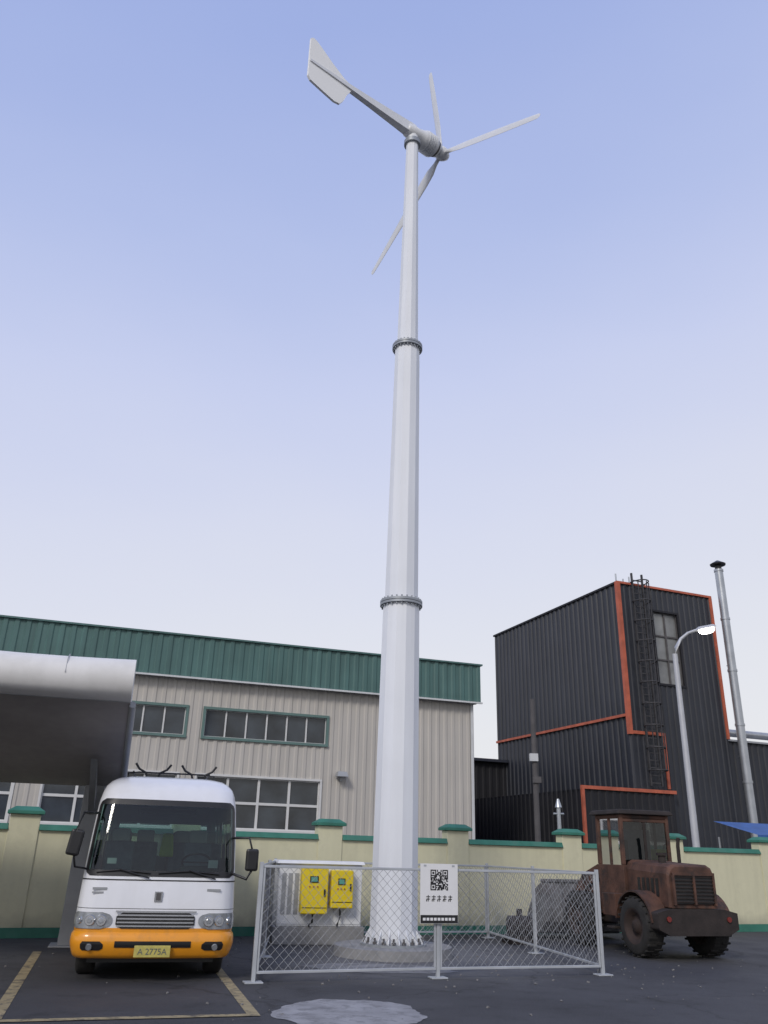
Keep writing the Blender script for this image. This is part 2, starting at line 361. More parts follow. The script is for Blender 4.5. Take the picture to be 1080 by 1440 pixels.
mb.bx(-.16,-.06,-.08,-.035,0,7.05,M_trim)
mb.build("roof_fascia",W)
mb=MB()
mb.bx(-5.5,-5.1,-.42,-.05,4.05,4.22,M_colm,top=(.8,.6)); mb.bx(-5.33,-5.27,-.2,-.04,3.9,4.05,M_colm)
mb.build("wall_light",W)

# ------------------------------------------------------------------ dark industrial building
D=empty("industrial_building",(10.58,35.11,0),G)
mb=MB(); H=13.05
ribs(mb,(0,0,0),(0,1,0),(-1,0,0),0,11.1,7.3,H,M_dark,.38,.05)
ribs(mb,(0.02,0,0),(0,1,0),(-1,0,0),0,11.1,4.1,7.2,M_dark,.38,.05)
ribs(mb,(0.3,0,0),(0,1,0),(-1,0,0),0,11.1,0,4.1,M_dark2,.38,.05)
for z0,z1,ops in [(0,6.5,[]),(6.5,8.74,[]),(8.74,11.98,[(1.8,3.14)]),(11.98,H,[])]:
    s=0
    for a,b in ops: ribs(mb,(0,0,0),(1,0,0),(0,-1,0),s,a,z0,z1,M_dark,.30,.045); s=b
    ribs(mb,(0,0,0),(1,0,0),(0,-1,0),s,5.2,z0,z1,M_dark,.30,.045)
ribs(mb,(5.2,0,0),(0,1,0),(1,0,0),0,11.1,0,H,M_dark,.38,.05)
mb.add([(.05,.15,H-.1),(5.15,.15,H-.1),(5.15,11,H-.1),(.05,11,H-.1)],[(0,1,2,3)],M_dark2)
mb.add([(0.3,.3,0),(5.1,.3,0),(5.1,.3,H-.2),(0.3,.3,H-.2)],[(0,1,2,3)],M_black)
mb.build("walls",D)
mb=MB()
mb.bx(-.09,.09,-.09,.09,6.45,H+.10,M_orange)
mb.bx(.09,5.28,-.10,.04,H,H+.10,M_orange); mb.bx(5.14,5.28,-.105,.06,6.6,H,M_orange)
mb.bx(-.10,.02,.09,11.2,H,H+.09,M_dark2)
mb.bx(-.11,.0,.09,11.15,7.19,7.30,M_orange)
mb.bx(.09,1.74,-.10,-.05,6.47,6.60,M_orange); mb.bx(1.62,1.74,-.11,-.052,4.33,6.47,M_orange)
mb.build("orange_trim",D)
mb=MB()
window(mb,1.8,3.14,8.74,11.98,2,3,M_poled,pbr("tall_window",(.20,.205,.20),.25,var=.3,scale=1.5),M_dark2,t=.07)
mb.build("windows",D)
mb=MB()
for x in(.62,1.18): mb.bx(x-.035,x+.035,-.30,-.22,4.4,H+.5,M_ladder)
z=4.5
while z<H+.4: mb.bx(.65,1.15,-.275,-.235,z,z+.045,M_ladder); z+=.3
z=5
while z<H+.1:
    mb.tube([(.62,-.25,z)]+[(.9+.38*math.cos(a),-.28-.6*math.sin(a),z) for a in [math.pi*(1-i/8) for i in range(9)]]+[(1.18,-.25,z)],.03,M_ladder,5); z+=.9
for a in (40,90,140): mb.bx(.9+.38*math.cos(rad(a))-.02,.9+.38*math.cos(rad(a))+.02,-.30-.6*math.sin(rad(a)),-.27-.6*math.sin(rad(a)),5,H,M_ladder)
mb.build("ladder",D)
mb=MB(); ya=-.32
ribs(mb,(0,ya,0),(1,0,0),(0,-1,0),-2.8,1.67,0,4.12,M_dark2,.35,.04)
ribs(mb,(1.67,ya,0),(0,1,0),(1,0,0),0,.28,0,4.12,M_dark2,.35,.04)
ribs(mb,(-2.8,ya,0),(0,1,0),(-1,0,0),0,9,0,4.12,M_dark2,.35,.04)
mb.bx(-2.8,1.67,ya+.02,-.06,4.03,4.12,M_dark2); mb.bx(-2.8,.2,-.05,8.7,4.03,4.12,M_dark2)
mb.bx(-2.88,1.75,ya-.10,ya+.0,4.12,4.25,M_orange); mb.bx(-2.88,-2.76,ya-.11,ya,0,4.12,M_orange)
mb.build("annex",D)
mb=MB()
ribs(mb,(0,.5,0),(1,0,0),(0,-1,0),5.25,26,0,6.6,M_dark,.35,.045)
mb.bx(5.25,26,.35,8,6.6,6.68,M_colm); mb.build("low_wing",D)
mb=MB()
mb.cyl((5.9,.9,7.05),(26,.9,7.05),.17,.17,M_steel,16)
for x in range(7,26,3): mb.bx(x-.04,x+.04,.86,.94,6.68,6.9,M_steel)
mb.build("roof_pipe",D)
mb=MB()
for x,h in((.9,.95),(1.3,.75),(1.65,.9)): mb.cyl((x,1.2,H-.1),(x,1.2,H+h),.035,.035,M_steel,8)
mb.bx(.8,1.8,1.17,1.23,H+.4,H+.44,M_steel)
mb.cyl((4.2,1.0,H-.1),(4.2,1.0,H+.28),.3,.3,M_steel,16); mb.cyl((4.2,1.0,H+.28),(4.2,1.0,H+.42),.36,.1,M_steel,16)
mb.build("roof_vents",D)
a=rad(G); q=Vector((10.58,35.11,0))+Vector((math.cos(a),math.sin(a),0))*5.6+Vector((-math.sin(a),math.cos(a),0))*(-.45)
C=empty("chimney_flue",q)
mb=MB(); z=0
while z<14.3:
    z1=min(z+2.4,14.35); mb.cyl((0,0,z+.03),(0,0,z1-.03),.19,.19,M_steel,24); mb.cyl((0,0,z1-.05),(0,0,z1+.05),.215,.215,M_steel,24); z+=2.4
mb.build("stack",C)
mb=MB(); mb.cyl((0,0,14.4),(0,0,14.62),.15,.15,M_black,16); mb.cyl((0,0,14.62),(0,0,14.68),.34,.36,M_black,24); mb.cyl((0,0,14.68),(0,0,14.86),.36,.05,M_black,24); mb.build("rain_cap",C)
mb=MB(); mb.bx(-.02,.02,0,.5,9.9,9.95,M_steel); mb.bx(-.02,.02,0,.5,5.9,5.95,M_steel); mb.build("brackets",C)
S=empty("storage_shed",(6.2,44.5,0),G)
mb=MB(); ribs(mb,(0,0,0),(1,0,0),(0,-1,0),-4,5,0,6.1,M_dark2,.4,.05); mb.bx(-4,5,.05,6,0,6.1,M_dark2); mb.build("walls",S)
mb=MB(); mb.bx(-4.2,5.2,-.3,6.2,6.1,6.25,M_dark,top=(1,.97)); mb.bx(-2.5,-.5,-.12,-.06,0,3.2,M_poled); mb.build("roof",S)

# ------------------------------------------------------------------ perimeter wall
Pw=empty("perimeter_wall",(9.63,23.03,0),G)
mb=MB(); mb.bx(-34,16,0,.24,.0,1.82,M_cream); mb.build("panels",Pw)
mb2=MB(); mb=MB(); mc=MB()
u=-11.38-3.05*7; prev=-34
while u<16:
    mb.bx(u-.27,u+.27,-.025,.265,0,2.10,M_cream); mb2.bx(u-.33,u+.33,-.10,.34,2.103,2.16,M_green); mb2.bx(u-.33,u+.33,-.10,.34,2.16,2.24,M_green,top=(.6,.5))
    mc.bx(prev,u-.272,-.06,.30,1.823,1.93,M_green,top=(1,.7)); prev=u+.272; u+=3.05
mb.build("pillars",Pw,bevel=.01); mb2.build("pillar_caps",Pw,bevel=.006); mc.build("coping",Pw,bevel=.008)
mb=MB(); mb.bx(-34,16,-.05,-.028,.0,.17,M_green); mb.build("skirting",Pw)

# ------------------------------------------------------------------ chain link fence
A=Vector((-1.52,12.08,0));Mm=Vector((.93,12.99,0));B=Vector((3.44,13.80,0));Cc=Vector((2.43,19.2,0));Dd=Vector((-1.95,17.6,0))
Fm=empty("chain_link_fence")
mbF=MB();mbW=MB()
def panel(p,q,z0=.14,z1=1.37):
    v=q-p; L_=v.length; dn=v.normalized(); nn=Vector((-dn.y,dn.x,0))
    R=Matrix((( dn.x,nn.x,0),(dn.y,nn.y,0),(0,0,1)))
    def bar(s0,s1,za,zb,t=.034):
        mbF.box(p+dn*(s0+s1)/2+Vector((0,0,(za+zb)/2)),(s1-s0,t,zb-za),M_fence,R=R)
    bar(.03,L_-.03,z1,z1+.034); bar(.03,L_-.03,z0-.034,z0)
    bar(.03,.06,z0,z1,.03); bar(L_-.06,L_-.03,z0,z1,.03)
    sp=.125; h=z1-z0
    for sgn in(1,-1):
        k=-h
        while k<L_:
            t0=max(0,.06-k); t1=min(h,L_-.06-k)
            if t1>t0+.02:
                pts=[]
                for i in range(5):
                    t=t0+(t1-t0)*i/4; zz_=z0+t if sgn==1 else z1-t
                    s_=k+t
                    bulge=.018*math.sin(s_*2.3+p.x)*math.sin(math.pi*(zz_-z0)/h)
                    pts.append(p+dn*(s_+.008*math.sin(zz_*5+s_))+Vector((0,0,zz_))+nn*(.004*sgn+bulge))
                mbW.tube(pts,.0027,M_wire,4,False)
            k+=sp
def post(p,h=1.44,foot=True):
    mbF.box(p+Vector((0,0,h/2)),(.05,.05,h),M_fence,R=Matrix.Rotation(rad(18),3,'Z'))
    if foot: mbF.box(p+Vector((0,0,.012)),(.24,.18,.02),M_fence,R=Matrix.Rotation(rad(18),3,'Z')); mbF.cyl(p+Vector((0,0,.2)),p+Vector((.0,.28,.01)),.015,.015,M_fence,6)
def run(p,q,n):
    for i in range(n):
        panel(p+(q-p)*i/n,p+(q-p)*(i+1)/n)
        if i: post(p+(q-p)*i/n)
run(A,Mm,1);run(Mm,B,1);run(B,Cc,2);run(A,Dd,2);run(Dd,Cc,2)
post(A);post(B);post(Mm);post(Cc);post(Dd)
mbF.build("frame",Fm,bevel=.004,seg=1);mbW.build("mesh",Fm)

# ------------------------------------------------------------------ electrical cabinets
E=empty("electrical_cabinet",(-1.0,17.0,0),14)
mb=MB(); mb.bx(-.86,.86,-.05,.75,0,.30,M_conc); mb.build("plinth",E,bevel=.01)
mb=MB(); mb.bx(-.80,.80,0,.7,.303,1.36,M_white); mb.bx(-.85,.85,-.06,.76,1.363,1.42,M_white,top=(.97,.9)); mb.build("housing",E,bevel=.012)
mb=MB()
for x in(-.79,-.27,.27): mb.bx(x,x+.52,-.014,-.002,.34,1.33,M_white)
for x in(-.74,-.62,-.5): mb.bx(x,x+.08,-.022,-.016,.5,1.2,M_colm)
mb.build("doors",E,bevel=.004)
M_lcd=pbr("lcd",(.10,.32,.25),.3)
for nm,x0_,w_,z0_,z1_ in(("control_box",-.40,.50,.52,1.30),("inverter_box",.16,.42,.62,1.27)):
    mb=MB(); mb.bx(x0_,x0_+w_,-.24,-.016,z0_,z1_,M_yel); mb.build(nm,E,bevel=.018)
    mb=MB(); mb.bx(x0_+w_*.3,x0_+w_*.62,-.252,-.242,z1_-.25,z1_-.14,M_black)
    mb.bx(x0_+w_*.34,x0_+w_*.58,-.257,-.254,z1_-.235,z1_-.155,M_lcd)
    mb.bx(x0_+w_*.84,x0_+w_*.9,-.262,-.242,z0_+.3,z0_+.42,M_black); mb.bx(x0_+.02,x0_+w_-.02,-.246,-.241,z0_+.10,z0_+.112,M_black)
    mb.tube([(x0_+w_*.5,-.12,z0_+.01),(x0_+w_*.5,-.12,z0_-.15),(x0_+w_*.4,-.10,.34),(x0_+w_*.4,-.08,.31)],.018,M_black,8)
    for i in range(3): mb.cyl((x0_+w_*(.3+.15*i),-.242,z1_-.32),(x0_+w_*(.3+.15*i),-.256,z1_-.32),.014,.014,M_orange,10)
    mb.build(nm+"_panel",E)
# sign hung on the front fence
Sg=empty("qr_code_sign",(.945,12.93,0),18)
M_sw=pbr("sign_white",(.72,.72,.72),.4,var=.03,streak=.04)
mb=MB(); mb.bx(-.29,.29,0,.008,.69,1.47,M_sw); mb.build("board",Sg)
mb=MB()
for x in(-.22,.22): mb.bx(x-.02,x+.02,-.003,.05,1.43,1.455,M_fence)
mb.build("brackets",Sg)
mb=MB(); mb.bx(-.285,.285,-.004,-.001,.695,.80,M_black)
N_=19; s_=.27/N_; zq=1.12
def blk(i,j): mb.bx(-.135+i*s_,-.135+(i+1.02)*s_,-.004,-.001,zq+j*s_,zq+(j+1.02)*s_,M_black)
for i in range(N_):
    for j in range(N_):
        fz=None
        for (a_,b_) in((0,0),(0,N_-6),(N_-6,N_-6)):
            if a_<=i<a_+6 and b_<=j<b_+6: fz=(i-a_,j-b_)
        if fz: on=fz[0] in(0,5) or fz[1] in(0,5) or (fz[0] in(2,3) and fz[1] in(2,3))
        else: on=random.random()<.55
        if on: blk(i,j)
for i in range(5):
    x=-.20+i*.085
    mb.bx(x,x+.06,-.004,-.001,1.03,1.04,M_black);mb.bx(x+.025,x+.035,-.0045,-.0015,.975,1.055,M_black);mb.bx(x+.005,x+.055,-.004,-.001,1.0,1.01,M_black);mb.bx(x,x+.012,-.0042,-.0012,.975,1.0,M_black)
mb.build("print",Sg)
mb=MB()
for i in range(9): mb.bx(-.25+i*.056,-.25+i*.056+.04,-.008,-.0055,.73,.765,M_sw)
mb.build("lettering",Sg)

# ------------------------------------------------------------------ carport canopy
K=empty("carport_canopy",(-3.44,11.52,0),16)
lowp=[(4.4,2.57),(3.6,2.66),(2.8,2.80),(2.0,2.99),(1.2,3.19),(.6,3.36),(.25,3.44),(.12,3.452)]
nose=[]
for i in range(1,13):
    a=-math.pi/2-math.pi*i/12; nose.append((.12+.27*math.cos(a),3.748+.296*math.sin(a)))
upp=[(.6,4.04),(1.2,3.95),(2.0,3.74),(2.8,3.45),(3.6,3.08),(4.4,2.68)]
mb=MB(); nx=30; xs=[-15.*i/nx for i in range(nx+1)]
def mrings(pr,mat):
    rs=[[(x,w,z-(.03*math.sin((i%6)/6*math.pi) if z>3.5 else 0)) for w,z in pr] for i,x in enumerate(xs)]
    mb.rings(rs,mat,True,False,False)
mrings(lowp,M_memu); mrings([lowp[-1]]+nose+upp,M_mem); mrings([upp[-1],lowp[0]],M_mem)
for x in(0,-15.):
    full=lowp+nose+upp
    mb.add([(x,w,z) for w,z in full],[tuple(range(len(full)))],M_mem)
mb.build("membrane",K)
mb=MB()
for x in(.03,-5,-10):
    pts=[(x,w,z-(0 if x>0 else .08)) for w,z in lowp[:7]]; mb.tube(pts,.05,M_colm,8)
mb.tube([(-.9,-.158,3.748),(-.9,-.075,3.97),(-.9,.12,4.052),(-.9,.6,4.05)],.006,M_colm,5)
mb.tube([(-15,.12,3.452),(0,.12,3.452)],.012,M_colm,5)
mb.build("ribs",K)
mb=MB()
for x in(-.45,-5.2,-10.2):
    mb.bx(x-.22,x+.22,4.3,4.6,0,2.75,M_colm,top=(.75,1)); mb.bx(x-.35,x+.35,4.15,4.75,0,.03,M_colm)
    mb.prism([(2.2,2.85),(4.35,2.45),(4.35,2.1),(4.2,2.1)],YZ,x-.05,x+.05,M_colm)
mb.build("columns",K,bevel=.01)

# ------------------------------------------------------------------ bus
Bz=empty("minibus",(-2.81,11.85,0),14)
TB=[(.28,.96,.06,.2),(.45,1.0,.0,.24),(.62,1.015,.0,.26),(.85,1.015,.005,.27),(1.2,1.0,.035,.28),(1.28,.997,.05,.28),(1.7,.975,.15,.28),(2.06,.95,.26,.28),(2.13,.94,.29,.28),(2.22,.92,.34,.28),(2.30,.89,.41,.28),(2.37,.83,.53,.28),(2.42,.75,.70,.26),(2.455,.62,.92,.24),(2.475,.42,1.25,.2)]
def itp(z,k):
    if z<=TB[0][0]: return TB[0][k]
    for a_,b_ in zip(TB,TB[1:]):
        if z<=b_[0]:
            t=(z-a_[0])/(b_[0]-a_[0]); return a_[k]*(1-t)+b_[k]*t
    return TB[-1][k]
def zz(z): return z+max(0,z-1.28)*.075
LB=5.2
def Bp(t,z):
    s=1 if t>=0 else -1; t=abs(t); hw,fo,r=itp(z,1),itp(z,2),itp(z,3); xe=hw-r; b1=.07*(xe/hw)**2
    if t<=1: x=xe*t; y=fo+.07*(x/hw)**2
    elif t<=2:
        p=(t-1)*math.pi/2; x=xe+r*math.sin(p); y=fo+b1+r*(1-math.cos(p))
    else:
        x=hw; y0=fo+b1+r; y=y0+(LB-.15-y0)*(t-2)
    return Vector((s*x,y,zz(z)))
def Bn(t,z):
    a_=Bp(t+.01,z)-Bp(t-.01,z); b_=Bp(t,min(z+.02,2.47))-Bp(t,z-.02); return a_.cross(b_).normalized()
tp=[0,.25,.5,.65,.8,1]+[1+i/8 for i in range(1,9)]+[2+i/16 for i in range(1,17)]
ts=[-t for t in reversed(tp)]+tp[1:]
zs=[.28,.36,.45,.54,.62,.72,.85,1.0,1.2,1.28,1.42,1.56,1.7,1.83,1.95,2.06,2.13,2.18,2.22,2.26,2.30,2.34,2.37,2.40,2.42,2.44,2.455,2.475]
def brow(z): return [Bp(t,z) for t in ts]+[Vector((Bp(3,z).x*k,LB,zz(z))) for k in(.85,.0,-.85)]
mb=MB()
for zi in range(len(zs)-1):
    z0,z1=zs[zi],zs[zi+1]; row=brow(z0); row1=brow(z1); n=len(row)
    for j in range(n):
        k=(j+1)%n
        if j<len(ts)-1:
            ta,tb=ts[j],ts[j+1]
            if 1.28<=z0 and z1<=2.06 and ta>=-1.51 and tb<=1.51: continue
            if 1.42<=z0 and z1<=1.95 and (abs(ta)>=2.06 and abs(tb)>=2.06 and max(abs(ta),abs(tb))<=2.94): continue
        elif 1.42<=z0 and z1<=1.95 and j in (len(ts),len(ts)+1): continue
        mb.add([row[j],row[k],row1[k],row1[j]],[(0,1,2,3)],M_buso if z1<=.62 else M_busw,True)
top=brow(zs[-1]); mb.add(top,[tuple(range(len(top)))],M_busw,True)
mb.bx(-.9,.9,.5,LB-.1,.30,.34,M_black)
mb.build("body",Bz,merge=True)
mb=MB(); mb.add([(-.85,LB+.004,1.40),(.85,LB+.004,1.40),(.82,LB+.004,2.02),(-.82,LB+.004,2.02)],[(0,1,2,3)],M_bgl); mb.build("rear_window",Bz)
def patch(mb,t0,t1,z0,z1,off,mat,nt=20,nz=8,cr=0,border=None,bt=2,bz=1,dome=False,smooth=True):
    vs=[]
    for i in range(nz+1):
        z=z0+(z1-z0)*i/nz; dd=min(z-z0,z1-z); ins=0
        if cr and dd<cr: ins=(cr-math.sqrt(max(0,cr*cr-(cr-dd)**2)))/.5
        for j in range(nt+1):
            v=j/nt; t=t0+ins+(t1-t0-2*ins)*v; o_=off
            if dome: o_=off*max(0,math.sin(math.pi*i/nz))**.4*max(0,math.sin(math.pi*v))**.15+.002
            vs.append(Bp(t,z)+Bn(t,z)*o_)
    for i in range(nz):
        for j in range(nt):
            q=(i*(nt+1)+j,i*(nt+1)+j+1,(i+1)*(nt+1)+j+1,(i+1)*(nt+1)+j); mt=mat
            if border and (j<bt or j>=nt-bt or i<bz or i>=nz-bz): mt=border
            mb.add([vs[k] for k in q],[(0,1,2,3)],mt,smooth)
mb=MB(); patch(mb,-1.70,1.70,1.225,2.13,.006,M_bgl,44,26,cr=.12,border=M_black,bt=2,bz=2); mb.build("windshield",Bz,merge=True)
for s in(1,-1):
    mb=MB()
    for i in range(5):
        a_=2.05+i*.18; b_=a_+.17
        if s<0: a_,b_=-b_,-a_
        patch(mb,a_,b_,1.36,2.0,.006,M_bgl,10,10,cr=0,border=M_black,bt=1,bz=1)
    mb.build("side_windows_%s"%("r" if s>0 else "l"),Bz,merge=True)
mb=MB(); patch(mb,-2.2,2.2,.27,.575,.05,M_buso,60,10,dome=True); mb.build("bumper",Bz,merge=True)
mb=MB()
patch(mb,-.62,.62,.42,.475,.058,M_black,20,4)
for s in(1,-1):
    a_,b_=sorted((s*.80,s*1.3)); patch(mb,a_,b_,.385,.47,.056,M_black,10,4,cr=.03)
mb.build("bumper_intakes",Bz)
mb=MB()
patch(mb,-.66,.66,.615,.80,.012,M_black,20,4,cr=.05)
for i in range(4):
    z=.635+i*.042; patch(mb,-.64,.64,z,z+.018,.022,M_chrome,20,2)
patch(mb,-.68,.68,.80,.822,.024,M_chrome,20,2)
mb.build("grille",Bz)
for s in(1,-1):
    nm="r" if s>0 else "l"
    mb=MB(); a_,b_=sorted((s*.72,s*1.85)); patch(mb,a_,b_,.61,.80,.014,M_lens,20,8,cr=.09); mb.build("headlamp_"+nm,Bz,merge=True)
    mb=MB()
    for t,r_,mt in((.90,.07,M_chrome),(1.15,.068,M_chrome),(1.5,.05,M_lens)):
        p=Bp(s*t,.705);n_=Bn(s*t,.705); mb.cyl(p+n_*.012,p+n_*.030,r_,r_*.85,mt,20); mb.cyl(p+n_*.030,p+n_*.034,r_*.5,r_*.4,M_lens,16)
    p=Bp(s*1.05,.427);n_=Bn(s*1.05,.427); mb.cyl(p+n_*.05,p+n_*.075,.04,.036,M_lens,16)
    mb.build("lamp_units_"+nm,Bz)
mb=MB(); mb.bx(-.225,.225,-.085,-.065,.295,.43,M_plate); mb.build("number_plate",Bz,bevel=.006)
cu=bpy.data.curves.new("plate_text",'FONT'); cu.body="A 2775A"; cu.size=.10; cu.align_x='CENTER'; cu.extrude=.001
to=bpy.data.objects.new("plate_text",cu); sc.collection.objects.link(to); to.parent=Bz; to.location=(0,-.087,.328); to.rotation_euler=(rad(90),0,0); cu.materials.append(M_int)
mb=MB()
p=Bp(0,.98); mb.bx(-.05,.05,p.y-.018,p.y-.004,.93,1.05,M_chrome); mb.bx(-.03,.03,p.y-.021,p.y-.019,.945,1.035,M_poled)
patch(mb,-1.9,1.9,1.175,1.19,.004,M_black,30,1)
patch(mb,-1.9,1.9,.842,.848,.003,M_black,30,1)
yb=Bp(.95,1.07).y
mb.bx(.62,.80,yb-.010,yb-.004,1.06,1.09,M_colm); mb.bx(-.84,-.66,yb-.010,yb-.004,1.06,1.09,M_colm); mb.bx(-.84,-.70,yb-.010,yb-.004,1.02,1.04,M_colm)
mb.build("emblem_and_seams",Bz)
mb=MB()
mb.tube([Bp(-1.25,1.27)+Vector((0,-.02,0)),Bp(-.75,1.30)+Vector((0,-.025,0)),Bp(-.2,1.27)+Vector((0,-.02,0))],.012,M_black,6)
mb.tube([Bp(-.05,1.27)+Vector((0,-.02,0)),Bp(.5,1.30)+Vector((0,-.025,0)),Bp(1.1,1.27)+Vector((0,-.02,0))],.012,M_black,6)
mb.tube([Bp(-.2,1.21)+Vector((0,-.03,0)),Bp(-.75,1.31)+Vector((0,-.04,0))],.010,M_black,6)
mb.tube([Bp(1.0,1.21)+Vector((0,-.03,0)),Bp(.5,1.31)+Vector((0,-.04,0))],.010,M_black,6)
mb.build("wipers",Bz)
mb=MB()
mb.box((-1.14,.02,1.62),(.17,.10,.32),M_black,R=Matrix.Rotation(rad(8),3,'Y')); mb.box((1.18,.02,1.46),(.17,.10,.28),M_black)
mb.build("mirrors",Bz,bevel=.03)
mb=MB()
mb.tube([Bp(-1.6,1.95),(-1.08,.0,1.99),(-1.15,-.02,1.75)],.016,M_black,8); mb.tube([Bp(-1.7,1.3),(-1.10,.02,1.33),(-1.14,.02,1.5)],.014,M_black,8)
mb.tube([Bp(1.6,1.28),(1.12,-.02,1.22),(1.18,.02,1.32)],.018,M_black,8); mb.tube([Bp(1.6,1.7),(1.12,.0,1.74),(1.17,.02,1.6)],.014,M_black,8)
mb.build("mirror_arms",Bz)
mb=MB()
mb.bx(-.93,.93,.36,LB-.25,.68,.74,M_int); mb.bx(-.86,.86,.36,.72,.9,1.27,M_dash,top=(1,.8)); mb.bx(.2,.75,.42,.72,1.27,1.36,M_dash,top=(.8,.6))
mb.build("dashboard",Bz,bevel=.03)
mb=MB()
cc=Vector((.48,.86,1.40)); R=Matrix.Rotation(rad(-35),3,'X')
mb.tube([cc+R@Vector((.2*math.cos(2*math.pi*i/24),.2*math.sin(2*math.pi*i/24),0)) for i in range(25)],.016,M_black,6)
mb.tube([cc+R@Vector((-.2,0,0)),cc+R@Vector((.2,0,0))],.012,M_black,6); mb.build("steering_wheel",Bz)
mb=MB()
for y in(1.35,2.15,2.95,3.75,4.6):
    for x in((.5,-.62) if y<1.5 else(-.68,-.28,.30,.70)):
        mb.box((x,y,1.35),(.40,.13,.62),M_seat,R=Matrix.Rotation(rad(-8),3,'X')); mb.box((x,y+.07,1.74),(.26,.10,.19),M_seatc); mb.box((x,y-.22,1.05),(.42,.45,.13),M_seat)
mb.box((.06,1.9,1.62),(.22,.06,.34),M_vest,top=(.7,1))
mb.build("seats",Bz,bevel=.03)
mb=MB(); mb.bx(-.4,.4,.66,.685,2.03,2.10,M_int); mb.bx(.62,.75,.36,.37,1.34,1.44,M_trim); mb.bx(-.72,-.60,.30,.31,1.37,1.44,M_trim); mb.build("sunvisor_and_papers",Bz)
def wheel(mb,c,r,w,mat=M_rubber,rim=M_chrome,axis=Vector((1,0,0)),n=36,rimr=.55,lugs=0):
    c=Vector(c); e2=Vector((0,1,0)); e3=Vector((0,0,1))
    pr=[(-w/2,r*.62),(-w/2,r*.88),(-w*.42,r*.97),(-w*.3,r),(w*.3,r),(w*.42,r*.97),(w/2,r*.88),(w/2,r*.62)]
    mb.rings([[c+axis*a_+(e2*math.cos(2*math.pi*i/n)+e3*math.sin(2*math.pi*i/n))*q for i in range(n)] for a_,q in pr],mat,True,True,False)
    for s in(-1,1):
        mb.rings([[c+axis*(s*a_)+(e2*math.cos(2*math.pi*i/n)+e3*math.sin(2*math.pi*i/n))*q for i in range(n)] for a_,q in((w/2,r*.63),(w*.46,r*rimr),(w*.2,r*rimr*.85),(w*.25,r*.25),(w*.42,r*.2),(w*.42,.001))],rim,True,True,False)
    for i in range(lugs):
        a_=2*math.pi*i/lugs
        for s in(-1,1):
            R=Matrix.Rotation(a_+s*.1,3,'X'); mb.box(c+R@Vector((s*w*.25,0,r)),(w*.5,r*.07,r*.05),mat,R=R)
for i,(x,y) in enumerate(((-.84,.95),(.84,.95),(-.84,4.0),(.84,4.0))):
    mb=MB(); wheel(mb,(x,y,.36),.36,.24); mb.build("wheel_%d"%(i+1),Bz)
mb=MB()
for s in(-1,1):
    for y in(.95,4.0):
        pts=[(y+.46*math.cos(a_),.36+.46*math.sin(a_)) for a_ in[math.pi*i/16 for i in range(17)]]+[(y-.46,.29),(y+.46,.29)]
        mb.add([(s*1.0175,p[0],max(.285,p[1])) for p in pts],[tuple(range(len(pts)))],M_black)
mb.bx(-.8,.8,.3,LB-.3,.2,.29,M_black); mb.build("underbody",Bz)
mb=MB()
for y in(1.7,3.4):
    mb.tube([(-.62,y,2.5),(-.66,y,2.64),(-.5,y,2.66),(.5,y,2.66),(.66,y,2.64),(.62,y,2.5)],.013,M_black,6)
for x in(-.58,.58): mb.tube([(x,1.7,2.67),(x,3.4,2.67)],.012,M_black,6)
for x,s in((-.34,1),(-.24,-1),(.36,1),(.46,-1)):
    mb.tube([(x,1.72,2.5),(x-.06*s,1.7,2.66),(x-.16*s,1.7,2.71),(x-.22*s,1.68,2.79)],.018,M_black,6)
mb.build("roof_rack",Bz)

# ------------------------------------------------------------------ wheel loader
Lw=empty("wheel_loader",(5.70,15.9,0),17)
M_rim=pbr("rim_dark",(.035,.022,.018),.8,var=.4)
M_tail=pbr("tail_lamp",(.16,.02,.015),.4)
mb=MB(); mb.prism([(-.82,.50),(-.82,.76),(-.55,.82),(.55,.82),(.82,.76),(.82,.50),(.6,.40),(-.6,.40)],XZ,-.02,.30,M_rust2); mb.build("counterweight",Lw,bevel=.03)
mb=MB(); rs=[]
for y,hw_,zt_ in ((.06,.47,1.50),(.10,.50,1.54),(.9,.50,1.57),(1.38,.48,1.60)):
    rs.append([(-hw_,y,.83),(-hw_,y,zt_-.16),(-hw_+.05,y,zt_-.05),(-hw_+.14,y,zt_),(hw_-.14,y,zt_),(hw_-.05,y,zt_-.05),(hw_,y,zt_-.16),(hw_,y,.83)])
mb.rings(rs,M_rust,smooth=False); mb.build("engine_hood",Lw,bevel=.02)
mb=MB()
mb.bx(-.41,.41,.03,.055,.90,1.36,M_black)
for i in range(8): mb.box((0,.025,.93+i*.058),(.80,.03,.02),M_rust2,R=Matrix.Rotation(rad(25),3,'X'))
mb.bx(-.44,-.40,.0,.05,.88,1.40,M_rust);mb.bx(.40,.44,.0,.05,.88,1.40,M_rust);mb.bx(-.44,.44,.002,.052,1.36,1.41,M_rust);mb.bx(-.02,.02,-.004,.048,.89,1.36,M_rust)
for s in(-1,1):
    for i in range(5): mb.bx(s*.502-.006,s*.502+.006,.35+i*.14,.43+i*.14,1.0,1.3,M_black)
    mb.cyl((s*.62,-.03,.66),(s*.62,-.05,.66),.045,.045,M_tail,14)
mb.build("grille",Lw)
mb=MB(); mb.bx(-.38,.38,.3,3.0,.45,.83,M_rust2); mb.cyl((-.62,.72,.5),(.62,.72,.5),.11,.11,M_rust2); mb.cyl((-.62,2.75,.5),(.62,2.75,.5),.11,.11,M_rust2)
mb.bx(-.45,.45,2.35,3.1,.6,1.25,M_rust,top=(.8,.7)); mb.build("chassis",Lw,bevel=.02)
for i,(x,y) in enumerate(((-.68,.72),(.68,.72),(-.68,2.75),(.68,2.75))):
    mb=MB(); wheel(mb,(x,y,.5),.48,.34,M_rubber,M_rim,rimr=.5,lugs=22); mb.build("wheel_%d"%(i+1),Lw)
mb=MB()
